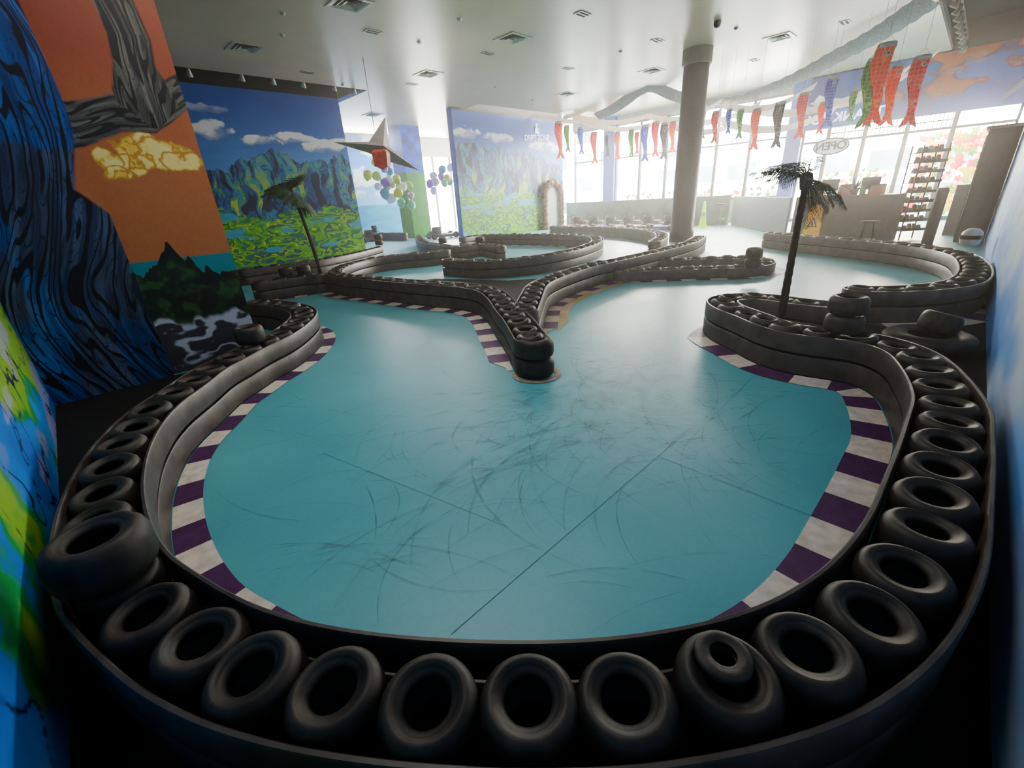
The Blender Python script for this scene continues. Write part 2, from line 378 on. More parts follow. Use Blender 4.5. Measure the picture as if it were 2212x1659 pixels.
def flowers(name,x,y0,y1,z0,z1,n,r,label):
    b=MB()
    for i in range(n):
        cx,cy,cz=x+rb.uniform(-.2,.2),rb.uniform(y0,y1),rb.uniform(z0,z1);rr=r*rb.uniform(.7,1.3);m=rb.randrange(6)
        v=[(cx-.03,cy,cz)]
        for k in range(10):
            a=math.pi*k/5;q=rr*(1 if k%2 else .5);v.append((cx,cy+q*math.cos(a),cz+q*math.sin(a)))
        b.add(v,[(0,k+1,(k+1)%10+1) for k in range(10)],m)
    o=b.obj(name,FLC);tag(o,label,'flowers',kind='stuff');return o
flowers('flower_bush',21.6,-.3,1.7,.2,2.6,260,.14,'bright yellow, red and green flower display outside the door')
flowers('flower_bush',21.5,2.2,4.4,.2,1.7,120,.1,'colourful flowers beyond the storefront glass')
flowers('flower_bush',21.1,5.6,12.8,.3,1.3,260,.09,'low colourful flowers along the window sill')
def ocean(u,z):
    c=mixc(C('3a8ad8'),C('7fbcf0'),ss(4,1.8,z));n=fbm(u*1.2,z*2.5,4,91);c=mixc(c,C('f0f0f0'),ss(.5,.62,n)*ss(1.8,2.2,z))
    s=mixc(C('1a78c0'),C('3ab0c8'),fbm(u*2,z*8,4,92));return mixc(c,s,ss(1.62,1.58,z))
w=painted('wall_back_room',(7.5,22,0),(1,0,0),7.6,5.4,220,160,ocean,u0=7.5);struct(w,'blue ocean and sky painted wall')
struct(box('wall_back_room_side',15.1,20,22,22.1,3.9,5.4,M_white),'white wall above the rear windows')
o=box('window_20',15.1,20,22.3,22.34,0,3.9,mat('daylight_pane','fff8ec',.4,em=9));struct(o,'bright daylight window pane')
b=MB()
for x in (15.1,16.3,17.5,18.7): b.box(x,x+.08,22.1,22.2,0,3.9)
b.box(15.1,20,22.1,22.2,2.6,2.68);struct(b.obj('window_21',[M_frame]),'rear window frame')
cxy=S('column',0,[(1470,521)])[0]
e=empty('round_column',(*cxy,0));tag(e,'purple-grey round structural column with wider collar at ceiling','column')
b=MB();b.lathe([(0,0),(.34,0),(.34,.3),(.325,.32),(.32,4.4)],40);b.obj('shaft',[mat('column_paint','3e3032',.5)],True,e)
b=MB();b.lathe([(.32,4.4),(.36,4.4),(.37,4.45),(.37,CEIL-.002),(0,CEIL-.002)],40);o=b.obj('collar',[mat('column_collar','85756a',.5)],False,e);autosmooth(o)
e=empty('square_pillar',(12.75,19.2,0));tag(e,'square pillar painted green below and sky blue above','pillar')
b=MB();b.box(-.5,.5,-.5,.5,0,2.86);b.obj('green_base',[M_green],parent=e)
b=MB();b.box(-.5,.5,-.5,.5,2.86,CEIL-.005);b.obj('blue_upper',[mat('sky_paint','1c62c4',.5,var=.5,scale=3)],parent=e)
# ---------------------------------------------------------------- tyres / barriers
def tyre_mesh(R=.129,h=.165,name='kart_tyre'):
    k=R/.137;g=h/.165
    pr=[(.061,.032),(.064,.018),(.074,.010),(.096,.003),(.116,.008),(.130,.024),(.137,.05),(.1365,.083),(.137,.115),(.130,.143),(.116,.160),(.1,.167),(.097,.1645),(.088,.164),(.0865,.161),(.076,.157),(.066,.150),(.0615,.138),(.07,.128),(.112,.12),(.12,.083),(.112,.045),(.07,.040)]
    b=MB();b.lathe([(r*k,z*g) for r,z in pr],44,closed=True)
    me=bpy.data.meshes.new(name);me.from_pydata(b.v,[],b.f);me.materials.append(M_tyre)
    me.polygons.foreach_set('use_smooth',[True]*len(me.polygons));me.update();return me
TY=tyre_mesh();TYB=tyre_mesh(.165,.175);TYL=tyre_mesh(.3,.2)
ntyre=0;TPOS=[]
def tyre(x,y,z,me=TY,tilt=0,label=None,s=1.0,sz=1.,rot=None):
    global ntyre
    o=bpy.data.objects.new('kart_tyre',me);col.objects.link(o);o.location=(x,y,z);o.scale=(s,s,sz)
    o.rotation_euler=rot or (random.uniform(-tilt,tilt),random.uniform(-tilt,tilt),random.uniform(0,6))
    tag(o,label or 'worn black rubber kart tyre lying flat inside the barrier','tyre','kart tyres along the track barriers');ntyre+=1;TPOS.append((x,y))
    return o
def cat(pts,step=.05):
    P=[np.array(p,float) for p in pts];n=len(P);out=[]
    for i in range(n-1):
        p0,p1,p2,p3=P[max(i-1,0)],P[i],P[i+1],P[min(i+2,n-1)]
        L=np.linalg.norm(p2-p1);k=max(2,int(L/step))
        for j in range(k):
            t=j/k
            out.append(.5*((2*p1)+(-p0+p2)*t+(2*p0-5*p1+4*p2-p3)*t*t+(-p0+3*p1-3*p2+p3)*t**3))
    out.append(P[-1])
    A=np.array(out)
    d=np.r_[0,np.cumsum(np.linalg.norm(np.diff(A,axis=0),axis=1))]
    m=max(4,int(d[-1]/step));t=np.linspace(0,d[-1],m)
    A=np.stack([np.interp(t,d,A[:,0]),np.interp(t,d,A[:,1])],1)
    for _ in range(5):
        B=A.copy();B[1:-1]=(A[:-2]+A[1:-1]*2+A[2:])/4;A=B
    return A,d[-1]
def normals(A):
    T=np.gradient(A,axis=0);T/=np.linalg.norm(T,axis=1)[:,None]+1e-9
    return np.stack([-T[:,1],T[:,0]],1),T
def loop_around(A,w):
    N,T=normals(A)
    L=A+N*w;R=A-N*w
    def clean(Q):
        keep=[Q[0]]
        for i in range(1,len(Q)):
            if np.min(np.sum((A-Q[i])**2,axis=1))>(w*.93)**2: keep.append(Q[i])
        return keep
    out=clean(L)
    e=A[-1];n=N[-1];t=T[-1]
    for k in range(1,8):
        a=math.pi*k/8;out.append(e+n*w*math.cos(a)+t*w*math.sin(a))
    out+=clean(R[::-1])
    e=A[0];n=N[0];t=T[0]
    for k in range(1,8):
        a=math.pi*k/8;out.append(e-n*w*math.cos(a)-t*w*math.sin(a))
    return np.array(out)
def sweep_loop(name,P,z0,z1,th,m,parent):
    n=len(P);T=np.roll(P,-1,0)-np.roll(P,1,0);T/=np.linalg.norm(T,axis=1)[:,None]+1e-9;N=np.stack([-T[:,1],T[:,0]],1)
    h=th/2
    prof=[(-h,z0),(-h,z1-.008),(-h*.5,z1),(h*.5,z1),(h,z1-.008),(h,z0)]
    v=[];k=len(prof)
    for i in range(n):
        for a,z in prof: v.append((P[i,0]+N[i,0]*a,P[i,1]+N[i,1]*a,z))
    fs=[(i*k+q,((i+1)%n)*k+q,((i+1)%n)*k+(q+1)%k,i*k+(q+1)%k) for i in range(n) for q in range(k)]
    o=mesh(name,v,fs,m,parent=parent);autosmooth(o,50);return o
ALLC=[]
def barrier(pts,label,w=.15,pitch=.278,skip=(),tilt=.06,levels=2,anchor=None):
    A,L=cat(pts)
    ALLC.append(A)
    e=empty('tyre_barrier',(float(A[0][0]),float(A[0][1]),0));tag(e,label,'track barrier')
    B=A-A[0]
    lp=loop_around(B,w)
    sweep_loop('belt',lp,.012,.168,.022,M_belt,e)
    if levels==2: sweep_loop('belt',lp,.192,.345,.022,M_belt,e)
    zb=.185 if levels==2 else .02
    N,T=normals(B);q=w-.02;Lh=B+N*q;Rh=B-N*q;n=len(B)
    v=[(p[0],p[1],z) for i in range(n) for p in (Lh[i],Rh[i]) for z in (.0,zb)]
    fs=[]
    for i in range(n-1):
        a=i*4;c=a+4
        fs+=[(a,c,c+1,a+1),(a+2,a+3,c+3,c+2),(a+1,c+1,c+3,a+3)]
    fs+=[(0,1,3,2),((n-1)*4,(n-1)*4+2,(n-1)*4+3,(n-1)*4+1)]
    mesh('base_board',v,fs,M_black,parent=e)
    d=np.r_[0,np.cumsum(np.linalg.norm(np.diff(A,axis=0),axis=1))];L=d[-1]
    if anchor is None:
        k=max(1,int(round(L/pitch)));ss_=np.linspace(0,L,k+1)
    else:
        ia=np.argmin(np.sum((A-np.array(anchor))**2,axis=1));s0=d[ia]%pitch;ss_=np.arange(s0,L+.01,pitch)
    for s in ss_:
        x=np.interp(s,d,A[:,0]);y=np.interp(s,d,A[:,1])
        if any((x-a)**2+(y-b)**2<r*r for a,b,r in skip): continue
        tyre(x+random.uniform(-.006,.006),y+random.uniform(-.006,.006),zb+.002+random.uniform(0,.018),tilt=tilt)
    return A
def kerb(A,side,d0=.165,wd=.2,i0=0,i1=None,mats=None,stripe=.26,label='painted kerb with white and purple blocks',z=.004,wend=None):
    N,T=normals(A)
    for _ in range(3):
        B=N.copy();B[1:-1]=(N[:-2]+N[1:-1]+N[2:])/3;N=B
    n=len(A);i1=i1 or n
    v=[];fs=[];mi=[];s=0
    for i in range(i0,i1):
        k=min(1,(i-i0)/6,(i1-1-i)/6);u=(i-i0)/(i1-i0)
        w_=wd if wend is None else wd+(wend-wd)*float(ss(.3,.6,np.array(u)))
        ww=w_*max(.3,k)
        p=A[i]+side*N[i]*d0;q=A[i]+side*N[i]*(d0+ww);v+=[(p[0],p[1],z),(q[0],q[1],z)]
        if i>i0:
            s+=np.linalg.norm(A[i]-A[i-1]);j=(i-i0)*2
            fs.append((j-2,j,j+1,j-1) if side<0 else (j-2,j-1,j+1,j));mi.append(int(s/stripe)%2)
    o=mesh('painted_kerb',v,fs,mats or [M_white,M_purple],mi);tag(o,label,'floor marking');return o
P=S('P',.37,[(545,648),(600,652),(645,662),(655,675),(635,695),(595,720),(545,742),(500,765),(450,790),(395,828),(345,862),(300,900),(262,945),(238,990),(220,1040),(212,1095),(215,1165),(245,1245),(310,1305),(415,1370),(555,1430),(727,1465),(925,1488),(1142,1497),(1368,1490),(1575,1450),(1755,1395),(1890,1300),(1965,1220),(2005,1140),(2025,1045),(2045,960),(2055,905),(2058,865),(2045,828),(2015,790),(1980,757)])+[(4.09,.17),(4.17,.33),(4.17,.52),(4.13,.74)]+S('P2',.37,[(1680,695),(1625,675),(1572,655),(1562,640),(1605,634),(1660,636),(1720,644),(1780,650)])
G=S('G',.37,[(1665,500),(1720,505),(1820,512),(1920,520),(2020,532),(2085,548),(2110,575),(2090,600),(2030,612),(1950,618),(1860,618)])
CL=S('CL',.37,[(1146,722),(1135,704),(1120,684),(1095,658),(1078,638),(1050,620),(1000,612),(940,608),(870,603),(800,597),(740,592),(722,583),(750,568),(800,556),(860,548),(920,543),(960,538)])
CR=S('CR',.37,[(1133,662),(1148,632),(1160,612),(1185,598),(1230,582),(1280,568),(1330,558),(1400,543),(1450,531),(1490,520),(1512,508)])
D=S('D',.17,[(1345,586),(1400,582),(1500,578),(1580,576),(1640,571),(1655,562),(1620,556),(1560,556),(1490,558),(1440,561)])
E=S('E',.37,[(970,557),(1040,560),(1120,555),(1200,544),(1260,530),(1290,517),(1275,507),(1200,504),(1120,504),(1050,505),(1000,511)])
Fb=S('F',.37,[(1195,487),(1270,488),(1350,490),(1415,497),(1430,507),(1415,518)])
Hb=S('H',.37,[(525,580),(600,570),(680,560),(760,545),(815,532)])
H2=S('H2',.37,[(560,605),(620,597),(660,592),(685,590)])
I=S('I',.37,[(905,508),(915,520),(945,525),(990,530),(1040,524),(1080,530)])
J=S('J',.37,[(790,504),(830,502),(872,502)])
lb='tyre-filled barrier with dark plastic belts'
AP=barrier(P,lb+' sweeping round the hairpin',tilt=.09,pitch=.257,anchor=Z(1142,1497,.37))
ACL=barrier(CL,lb+' dividing two lanes')
ACR=barrier(CR,lb+' winding towards the column',skip=[(*CL[2],.28),(*CL[3],.2)])
AG=barrier(G,lb+' near the grey counter',pitch=.29)
AD=barrier(D,'low single-belt tyre barrier forming a narrow island',pitch=.29,levels=1)
AE=barrier(E,lb+' forming inner hairpin',pitch=.32)
AF=barrier(Fb,lb+' near pit lane',pitch=.36)
AH=barrier(Hb,lb+' along mountain mural',pitch=.36)
AH2=barrier(H2,lb+' beside the palm',pitch=.34)
AI=barrier(I,lb+' by the back opening',pitch=.36)
AJ=barrier(J,lb+' in the back room',pitch=.4)
kerb(AP,1,wd=.14,wend=.2,i0=8,i1=int(len(AP)*.93))
M_redb=mat('red_brown_edge','7a2a26',.6,var=.4)
i_a=int(len(AP)*.52);i_b=int(len(AP)*.66)
kerb(AP,1,d0=.162,wd=.04,i0=i_a,i1=i_b,mats=[M_redb,M_redb],label='thin red-brown painted line beside the barrier',z=.0048)
kerb(ACL,1,wd=.2,i0=2,i1=int(len(ACL)*.95));kerb(ACL,-1,wd=.14,i0=2,i1=12,label='worn cream and ochre kerb paint',mats=[mat('peach_light_paint','b0a290',.5),mat('ochre_paint','8a7238',.5)])
M_peach=mat('peach_paint','a08a5c',.5);M_peach2=MATS['peach_light_paint']
kerb(ACR,-1,wd=.18,i0=2,mats=[M_peach2,M_purple],stripe=.3,label='worn cream and purple painted kerb band')
kerb(ACR,-1,d0=.35,wd=.12,i0=6,i1=90,mats=[M_peach,mat('tan_paint','b49a84',.5)],stripe=.8,label='worn ochre and tan painted kerb edge')
kerb(AD,-1,wd=.16);kerb(AG,1,wd=.22) ;kerb(AE,1,wd=.15);kerb(AH2,-1,wd=.2)
tip=S('tip',0,[(1160,808)])[0]
b=MB();b.lathe([(.17,.005),(.225,.005)],40,c=(tip[0],tip[1],0));tag(b.obj('painted_kerb',[mat('worn_cream','9a8c78',.5,var=.4,scale=20)]),'worn cream round kerb end under stacked tyres','floor marking')
for zz in (0,.175): tyre(tip[0],tip[1],zz,TYB,label='large worn tyre in a two-high stack at divider tip')
def stack(px,py,zs,me=TY,label='black kart tyre stacked on the barrier tyres',s=1,sz=1,tilt=0):
    for z in zs:
        x,y=Z(px,py,.37);tyre(x,y,z,me,label=label,s=s,sz=sz,tilt=tilt)
stack(245,1240,(.375,),TYB,'big worn kart tyre resting on barrier tyres',s=.9)
stack(545,742,(.375,));stack(1818,718,(.375,.52),TYB,'kart tyre stacked tall on barrier by the palm',s=.8,sz=.8)
q=Z(1575,1450,.37);tn=min(TPOS,key=lambda p:(p[0]-q[0])**2+(p[1]-q[1])**2)
tyre(tn[0]+.015,tn[1]+.02,.362,TY,label='small thin tyre nested on a barrier tyre',s=.55,sz=.18)
stack(1628,556,(.19,.355));stack(820,530,(.375,.54));stack(620,597,(.375,));stack(658,592,(.375,))
stack(957,526,(.375,));stack(1037,525,(.375,));stack(810,503,(.375,.54))
tx,ty=Z(2000,742,.05)
tyre(tx,ty,0,TYL,label='large wide black tyre lying flat on the floor',s=1.1,sz=.8);tyre(tx+.06,ty-.03,.155,TYL,label='smaller black tyre resting on a large tyre',s=.5,sz=.85,rot=(.25,.12,.4))
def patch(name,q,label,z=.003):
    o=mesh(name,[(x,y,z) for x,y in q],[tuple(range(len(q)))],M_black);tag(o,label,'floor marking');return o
patch('painted_patch',[Z(a,b_,.0) for a,b_ in ((1110,672),(1072,640),(1040,625),(880,610),(940,602),(1100,606),(1190,600),(1150,625))],'matt black painted floor between the barriers')
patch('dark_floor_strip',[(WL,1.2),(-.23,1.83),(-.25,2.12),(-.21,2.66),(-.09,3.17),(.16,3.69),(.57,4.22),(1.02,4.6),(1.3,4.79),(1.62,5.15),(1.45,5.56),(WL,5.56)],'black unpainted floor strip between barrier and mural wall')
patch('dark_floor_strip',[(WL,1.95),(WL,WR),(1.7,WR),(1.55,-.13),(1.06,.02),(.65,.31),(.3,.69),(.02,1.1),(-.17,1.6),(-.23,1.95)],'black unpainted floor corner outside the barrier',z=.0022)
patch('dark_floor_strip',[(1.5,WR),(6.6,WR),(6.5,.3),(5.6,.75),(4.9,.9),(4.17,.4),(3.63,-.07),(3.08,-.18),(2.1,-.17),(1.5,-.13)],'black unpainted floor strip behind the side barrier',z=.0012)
jm=mat('joint_dark','3c8088',.6)
for k,(p,q) in enumerate((((975,1370),(1480,935)),((1420,985),(1780,1126)),((1100,1140),(700,980)),((1500,940),(1640,800)))):
    a=np.array(Z(*p,0));c=np.array(Z(*q,0));t=(c-a)/np.linalg.norm(c-a);nn=np.array([-t[1],t[0]])*(.0014 if k<2 else .0009)
    o=mesh('floor_joint',[(*(a+nn),.002),(*(a-nn),.002),(*(c-nn),.002),(*(c+nn),.002)],[(0,1,2,3)],jm);tag(o,'thin straight joint line in the concrete floor','floor joint')
def skmat(name,al):
    m=bpy.data.materials.new(name);m.use_nodes=True;nt=m.node_tree;b=nt.nodes['Principled BSDF']
    b.inputs['Base Color'].default_value=(.05,.065,.065,1);b.inputs['Roughness'].default_value=.5
    n=nt.nodes.new('ShaderNodeTexNoise');n.inputs['Scale'].default_value=7;n.inputs['Detail'].default_value=8
    r=nt.nodes.new('ShaderNodeMapRange');r.inputs['From Min'].default_value=.36;r.inputs['From Max'].default_value=.62;r.inputs['To Max'].default_value=al
    tc=nt.nodes.new('ShaderNodeTexCoord');nt.links.new(tc.outputs['Object'],n.inputs['Vector'])
    nt.links.new(n.outputs['Fac'],r.inputs['Value']);nt.links.new(r.outputs['Result'],b.inputs['Alpha']);return m
barr=np.concatenate(ALLC)
def free(p,d=.38):
    return p[0]<9 and np.min(np.sum((barr-p)**2,axis=1))>d*d
sk=MB();rs=np.random.RandomState(4)
cnt=0
for _ in range(3600):
    if cnt>520:break
    broad=rs.rand()<.16
    if rs.rand()<.16: px=rs.uniform(600,1800);py=rs.uniform(640,1280)
    else: px=rs.normal(1440,170);py=rs.normal(815,85)
    if not(640<py<1300):continue
    c=np.array(Z(px,py,0));a0=rs.uniform(0,6.28) if rs.rand()<.12 else rs.normal(math.radians(115),.4)
    if broad: R=rs.uniform(.7,1.6);L=rs.uniform(.7,2.2);w=rs.uniform(.005,.010)
    else: R=rs.uniform(.4,1.4);L=rs.uniform(.3,1.7);w=rs.uniform(.001,.0032)
    heading=a0;kap=rs.choice([-1,1],p=[.15,.85])/R;p=c.copy();pts=[]
    nst=int(L/.04)
    for i in range(nst):
        if not free(p):break
        pts.append((p.copy(),heading));p=p+.04*np.array([math.cos(heading),math.sin(heading)]);heading+=kap*.04
    if len(pts)<5:continue
    v=[];m=len(pts)
    for i,(p,hh) in enumerate(pts):
        ww=w*math.sin(math.pi*(i+.3)/(m-.4))**.5 if 0<i<m-1 else .0005
        nn=np.array([-math.sin(hh),math.cos(hh)])*ww;v+=[(*(p+nn),.0055+cnt*2e-6),(*(p-nn),.0055+cnt*2e-6)]
    sk.add(v,[(2*i,2*i+1,2*i+3,2*i+2) for i in range(m-1)],0 if broad else 1);cnt+=1
o=sk.obj('skid_marks',[skmat('skid_faint',.14),skmat('skid_thin',.4)]);tag(o,'dark rubber skid marks curving over the teal floor','skid marks',kind='stuff')
# ---------------------------------------------------------------- ceiling fixtures
def diffuser(x,y,s=.62):
    e=empty('ceiling_vent',(x,y,CEIL));tag(e,'square metal ceiling air vent with nested louvres','vent','ceiling vents')
    b=MB()
    def ring(o,i,z0,z1):
        v=[(-o,-o,z0),(o,-o,z0),(o,o,z0),(-o,o,z0),(-i,-i,z1),(i,-i,z1),(i,i,z1),(-i,i,z1)]
        b.add(v,[(k,(k+1)%4,4+(k+1)%4,4+k) for k in range(4)])
    h=s/2
    ring(h,h*.86,-.012,-.012);ring(h,h,-.012,0);ring(h*.86,h*.7,-.012,-.004);ring(h*.62,h*.46,-.025,-.004);ring(h*.38,h*.2,-.025,-.004)
    b.obj('frame',[mat('vent_metal','d8c4b0',.35,metal=.2)],parent=e)
    b=MB();b.box(-h*.86,h*.86,-h*.86,h*.86,-.003,-.001);b.obj('duct_opening',[M_dgrey],parent=e)
for p in ((528,103),(755,8),(1107,83),(1683,81),(925,160),(1408,153),(1225,203),(805,248),(1290,247)): diffuser(*Z(*p,CEIL))
for p in ((805,68),(1258,30),(1825,48),(1055,115),(665,156),(890,182),(1228,148),(1420,87),(1630,130)):
    x,y=Z(*p,CEIL);b=MB();b.box(-.17,.17,-.1,.1,-.012,-.001,0);b.box(-.14,.14,-.07,-.02,-.014,-.012,1);b.box(-.14,.14,.02,.07,-.014,-.012,1)
    o=b.obj('ceiling_grille',[MATS['vent_metal'],M_black],loc=(x,y,CEIL));tag(o,'small rectangular ceiling grille with dark slots','vent','small ceiling grilles')
for p in ((610,28),(992,40),(610,75),(1070,187),(1150,215),(740,182),(1340,110),(1590,60),(905,90)):
    x,y=Z(*p,CEIL);b=MB();b.lathe([(0,-.04),(.03,-.035),(.045,-.01),(.05,0)],16);o=b.obj('ceiling_sensor',[M_white],True,loc=(x,y,CEIL));tag(o,'small white round ceiling sprinkler','sprinkler','ceiling sprinklers')
x,y=Z(1550,45,CEIL);b=MB();b.lathe([(0,-.13),(.05,-.11),(.075,-.06),(.075,0)],20);o=b.obj('dome_camera',[M_black],True,loc=(x,y,CEIL));tag(o,'black dome security camera on the ceiling','security camera')
def spot(x,y,z,s=1.,m=None):
    e=empty('track_spotlight',(x,y,z));tag(e,'small white cone track spotlight in the ceiling recess','spotlight','track spotlights')
    b=MB();b.tube([(0,0,.3),(0,0,.08)],.012);b.obj('stem',[M_dgrey],parent=e)
    b=MB();b.lathe([(0,.1),(.03*s,.09),(.04*s,.05),(.08*s,-.06),(.07*s,-.06),(.0,.03)],18);o=b.obj('shade',[m or M_white],True,e);o.rotation_euler=(.5,0,0)
for px,py in ((408,158),(522,168),(590,176),(655,183),(722,190),(765,196)):
    x,y,z=YY(px,py,13.95);spot(x,y,z)
tr=box('track_rail',3,8.0,13.93,13.97,5.05,5.09,M_dgrey);tag(tr,'black lighting track rail in the ceiling recess','light rail')
for i in range(10): spot(13.8+i*.68,1.2,4.6,.95,mat('lamp_beige','8a7864',.5))
tr=box('track_rail',13,20.3,1.18,1.22,4.87,4.91,M_dgrey);tag(tr,'black lighting track rail in the ceiling recess','light rail')
# ---------------------------------------------------------------- palms
def palm(x,y,h,lean,nf,fl,label,seed,r0=.05,r1=.028,lw=.006,elr=(-.5,1.2),droop=1.2,lf=.36,ex=1.8,leaf=('palm_leaf','1e3824')):
    rs=random.Random(seed)
    e=empty('artificial_palm',(x,y,0));tag(e,label,'palm tree')
    b=MB();n=40;pts=[];rad=[]
    for i in range(n):
        t=i/(n-1);pts.append((lean[0]*t**ex,lean[1]*t**ex,h*t));rad.append((r0*(1-t)**1.5+r1*(1-(1-t)**1.5))*(1.08 if i%2 else .96)+(.03*max(0,.12-t)/.12))
    b.tube(pts,rad,12);b.obj('trunk',[mat('palm_bark','2f251c',.8,var=.4,scale=12,bump=.4)],parent=e)
    T=Vector(pts[-1])
    ML=mat(*leaf,.5,var=.5)
    for k in range(nf):
        a=k*2.399+rs.uniform(-.25,.25);el=elr[0]+(elr[1]-elr[0])*((k*.618)%1);L=fl*rs.uniform(.75,1.15)
        b=MB();sp=[];seg=16
        p=T.copy();ang=el
        for i in range(seg+1):
            sp.append((p.copy(),ang));p=p+Vector((math.cos(a)*math.cos(ang),math.sin(a)*math.cos(ang),math.sin(ang)))*(L/seg);ang-=(droop+max(el,0)*.5)/seg
        b.tube([q for q,_ in sp],[.006*(1-i/(seg+2)) for i in range(seg+1)],5)
        side=Vector((-math.sin(a),math.cos(a),0))
        for i in range(3,seg*2):
            t=i/(seg*2);j=t*seg;q0=sp[int(j)][0].lerp(sp[min(seg,int(j)+1)][0],j-int(j));an=sp[int(j)][1]
            d=Vector((math.cos(a)*math.cos(an),math.sin(a)*math.cos(an),math.sin(an)))
            ll=fl*lf*math.sin(math.pi*(t*.85+.12))*rs.uniform(.8,1.15)
            for sd in (-1,1):
                dr=(side*sd*.75+d*.85+Vector((0,0,-.3+rs.uniform(-.15,.15)))).normalized();w=d*lw
                m=q0+dr*ll*.5+Vector((0,0,.01));en=q0+dr*ll+Vector((0,0,-.16*ll))
                b.add([q0-w*.5,q0+w*.5,m+w,m-w,en],[(0,1,2,3),(3,2,4)])
        b.obj('frond',[ML],parent=e)
    b=MB();b.lathe([(0,.06),(.04,.04),(.05,0),(.035,-.08),(0,-.1)],10,c=T);b.obj('crown_core',[MATS['palm_bark']],True,e)
p1=S('palm1',0,[(697,607)])[0]
palm(p1[0],p1[1],1.92,(-.17,.12),36,.6,'slim artificial palm tree in front of the mountain mural',3,.05,.03,.0095,(-.9,1.45),.75,.42,leaf=('palm_leaf_green','2c5634'))
p2=Z(1690,676,.37)
tp_=XX(1718,388,p2[0])
palm(p2[0],p2[1],tp_[2],(.0,tp_[1]-p2[1]-.08),20,.42,'artificial palm tree standing inside the barrier island',8,.042,.024,.0042,(-.75,1.25),.8,.36,ex=.6)
# ---------------------------------------------------------------- fish streamers
def fishmat(name,c1,c2):
    if name in MATS:return MATS[name]
    m=bpy.data.materials.new(name);m.use_nodes=True;nt=m.node_tree;b=nt.nodes['Principled BSDF']
    tc=nt.nodes.new('ShaderNodeTexCoord')
    uvx=nt.nodes.new('ShaderNodeTexVoronoi');uvx.feature='DISTANCE_TO_EDGE';uvx.inputs['Scale'].default_value=16;uvx.inputs['Randomness'].default_value=.25
    nt.links.new(tc.outputs['Object'],uvx.inputs['Vector'])
    r=nt.nodes.new('ShaderNodeValToRGB');r.color_ramp.elements[0].position=.02;r.color_ramp.elements[1].position=.09
    r.color_ramp.elements[0].color=(*lin(c2),1);r.color_ramp.elements[1].color=(*lin(c1),1)
    nt.links.new(uvx.outputs['Distance'],r.inputs[0]);nt.links.new(r.outputs[0],b.inputs['Base Color']);b.inputs['Roughness'].default_value=.6
    tr=nt.nodes.new('ShaderNodeBsdfTranslucent');nt.links.new(r.outputs[0],tr.inputs[0]);mx=nt.nodes.new('ShaderNodeMixShader');mx.inputs[0].default_value=.6
    out=nt.nodes['Material Output'];nt.links.new(b.outputs[0],mx.inputs[1]);nt.links.new(tr.outputs[0],mx.inputs[2]);nt.links.new(mx.outputs[0],out.inputs[0])
    MATS[name]=m;return m
FC={'red':('e81424','f0a090'),'orange':('fa5a14','f8c070'),'blue':('1a48c0','a8c0e0'),'green':('3a9a3c','c8d870'),'black':('30303c','a8a8b0')}
def fish(X,Y,zt,zb,colr,yaw=0):
    L=zt-zb
    e=empty('fish_windsock',(X,Y,zb));e.rotation_euler=(0,0,yaw)
    tag(e,colr+' fish-shaped fabric windsock hanging by a string','windsock','fish windsocks hanging from the ceiling')
    k=L
    b=MB();n=16;rows=12;v=[];
    for i in range(rows+1):
        t=i/rows;z=L*(1-t*.8)
        w=k*(.105+.02*math.sin(math.pi*min(1,t*1.6)))*(1-.55*t**1.6);d=w*(.75-.45*t)
        for j in range(n):
            a=2*math.pi*j/n;v.append((d*math.cos(a),w*math.sin(a)+.03*k*math.sin(t*5),z))
    b.add(v,[(i*n+j,i*n+(j+1)%n,(i+1)*n+(j+1)%n,(i+1)*n+j) for i in range(rows) for j in range(n)])
    b.obj('body',[fishmat('fish_'+colr,*FC[colr])],True,e)
    b=MB();y0=.03*k*math.sin(5)
    w=k*.05
    for xx in(.004,-.004):
        b.add([(xx,y0-w,L*.21),(xx,y0+w,L*.21),(xx,y0+w*2.6,0),(xx,y0+w*.6,L*.05),(xx,y0,L*.11),(xx,y0-w*.6,L*.05),(xx,y0-w*2.6,0)],[(0,1,2,3,4),(0,4,5,6)])
    b.obj('tail',[fishmat('fish_'+colr,*FC[colr])],False,e)
    b=MB();r=k*.108
    b.lathe([(r*.8,L-.0),(r*.98,L),(r*1.02,L-.06*k),(r*.99,L-.06*k)],16);b.obj('mouth_band',[M_white],True,e)
    for sd in(1,-1):
        b=MB();b.lathe([(0,0),(.03*k,0),(.03*k,.006),(0,.008)],14,axis='x',m=0);b.lathe([(0,.009),(.015*k,.009),(0,.011)],10,axis='x',m=1)
        o=b.obj('eye',[M_white,M_black],False,e);o.location=(-sd*k*.085,0.0,L*.87);o.rotation_euler=(0,0,0 if sd<0 else math.pi)
    b=MB();b.tube([(0,-k*.1,L),(0,0,L+.1*k),(0,k*.1,L)],.003,4);zc=max(.12,CEIL-zb-.002);b.tube([(0,0,L+.1*k),(0,0,max(L+.12*k,zc))],.003,4);b.obj('string',[M_white],parent=e)
fl_=[(1208,262,345,'red'),(1225,270,330,'green'),(1255,275,335,'blue'),(1284,285,355,'red'),(1312,290,340,'black'),(1335,285,345,'orange'),(1365,280,340,'green'),(1377,285,335,'red'),(1395,270,350,'blue'),(1418,262,340,'red'),(1437,265,345,'black'),(1455,262,330,'orange')]
for a,t,bb_,c in fl_:
    p=XX(a,t,17);q=XX(a,bb_,17);fish(17,p[1],p[2],q[2],c,.78)
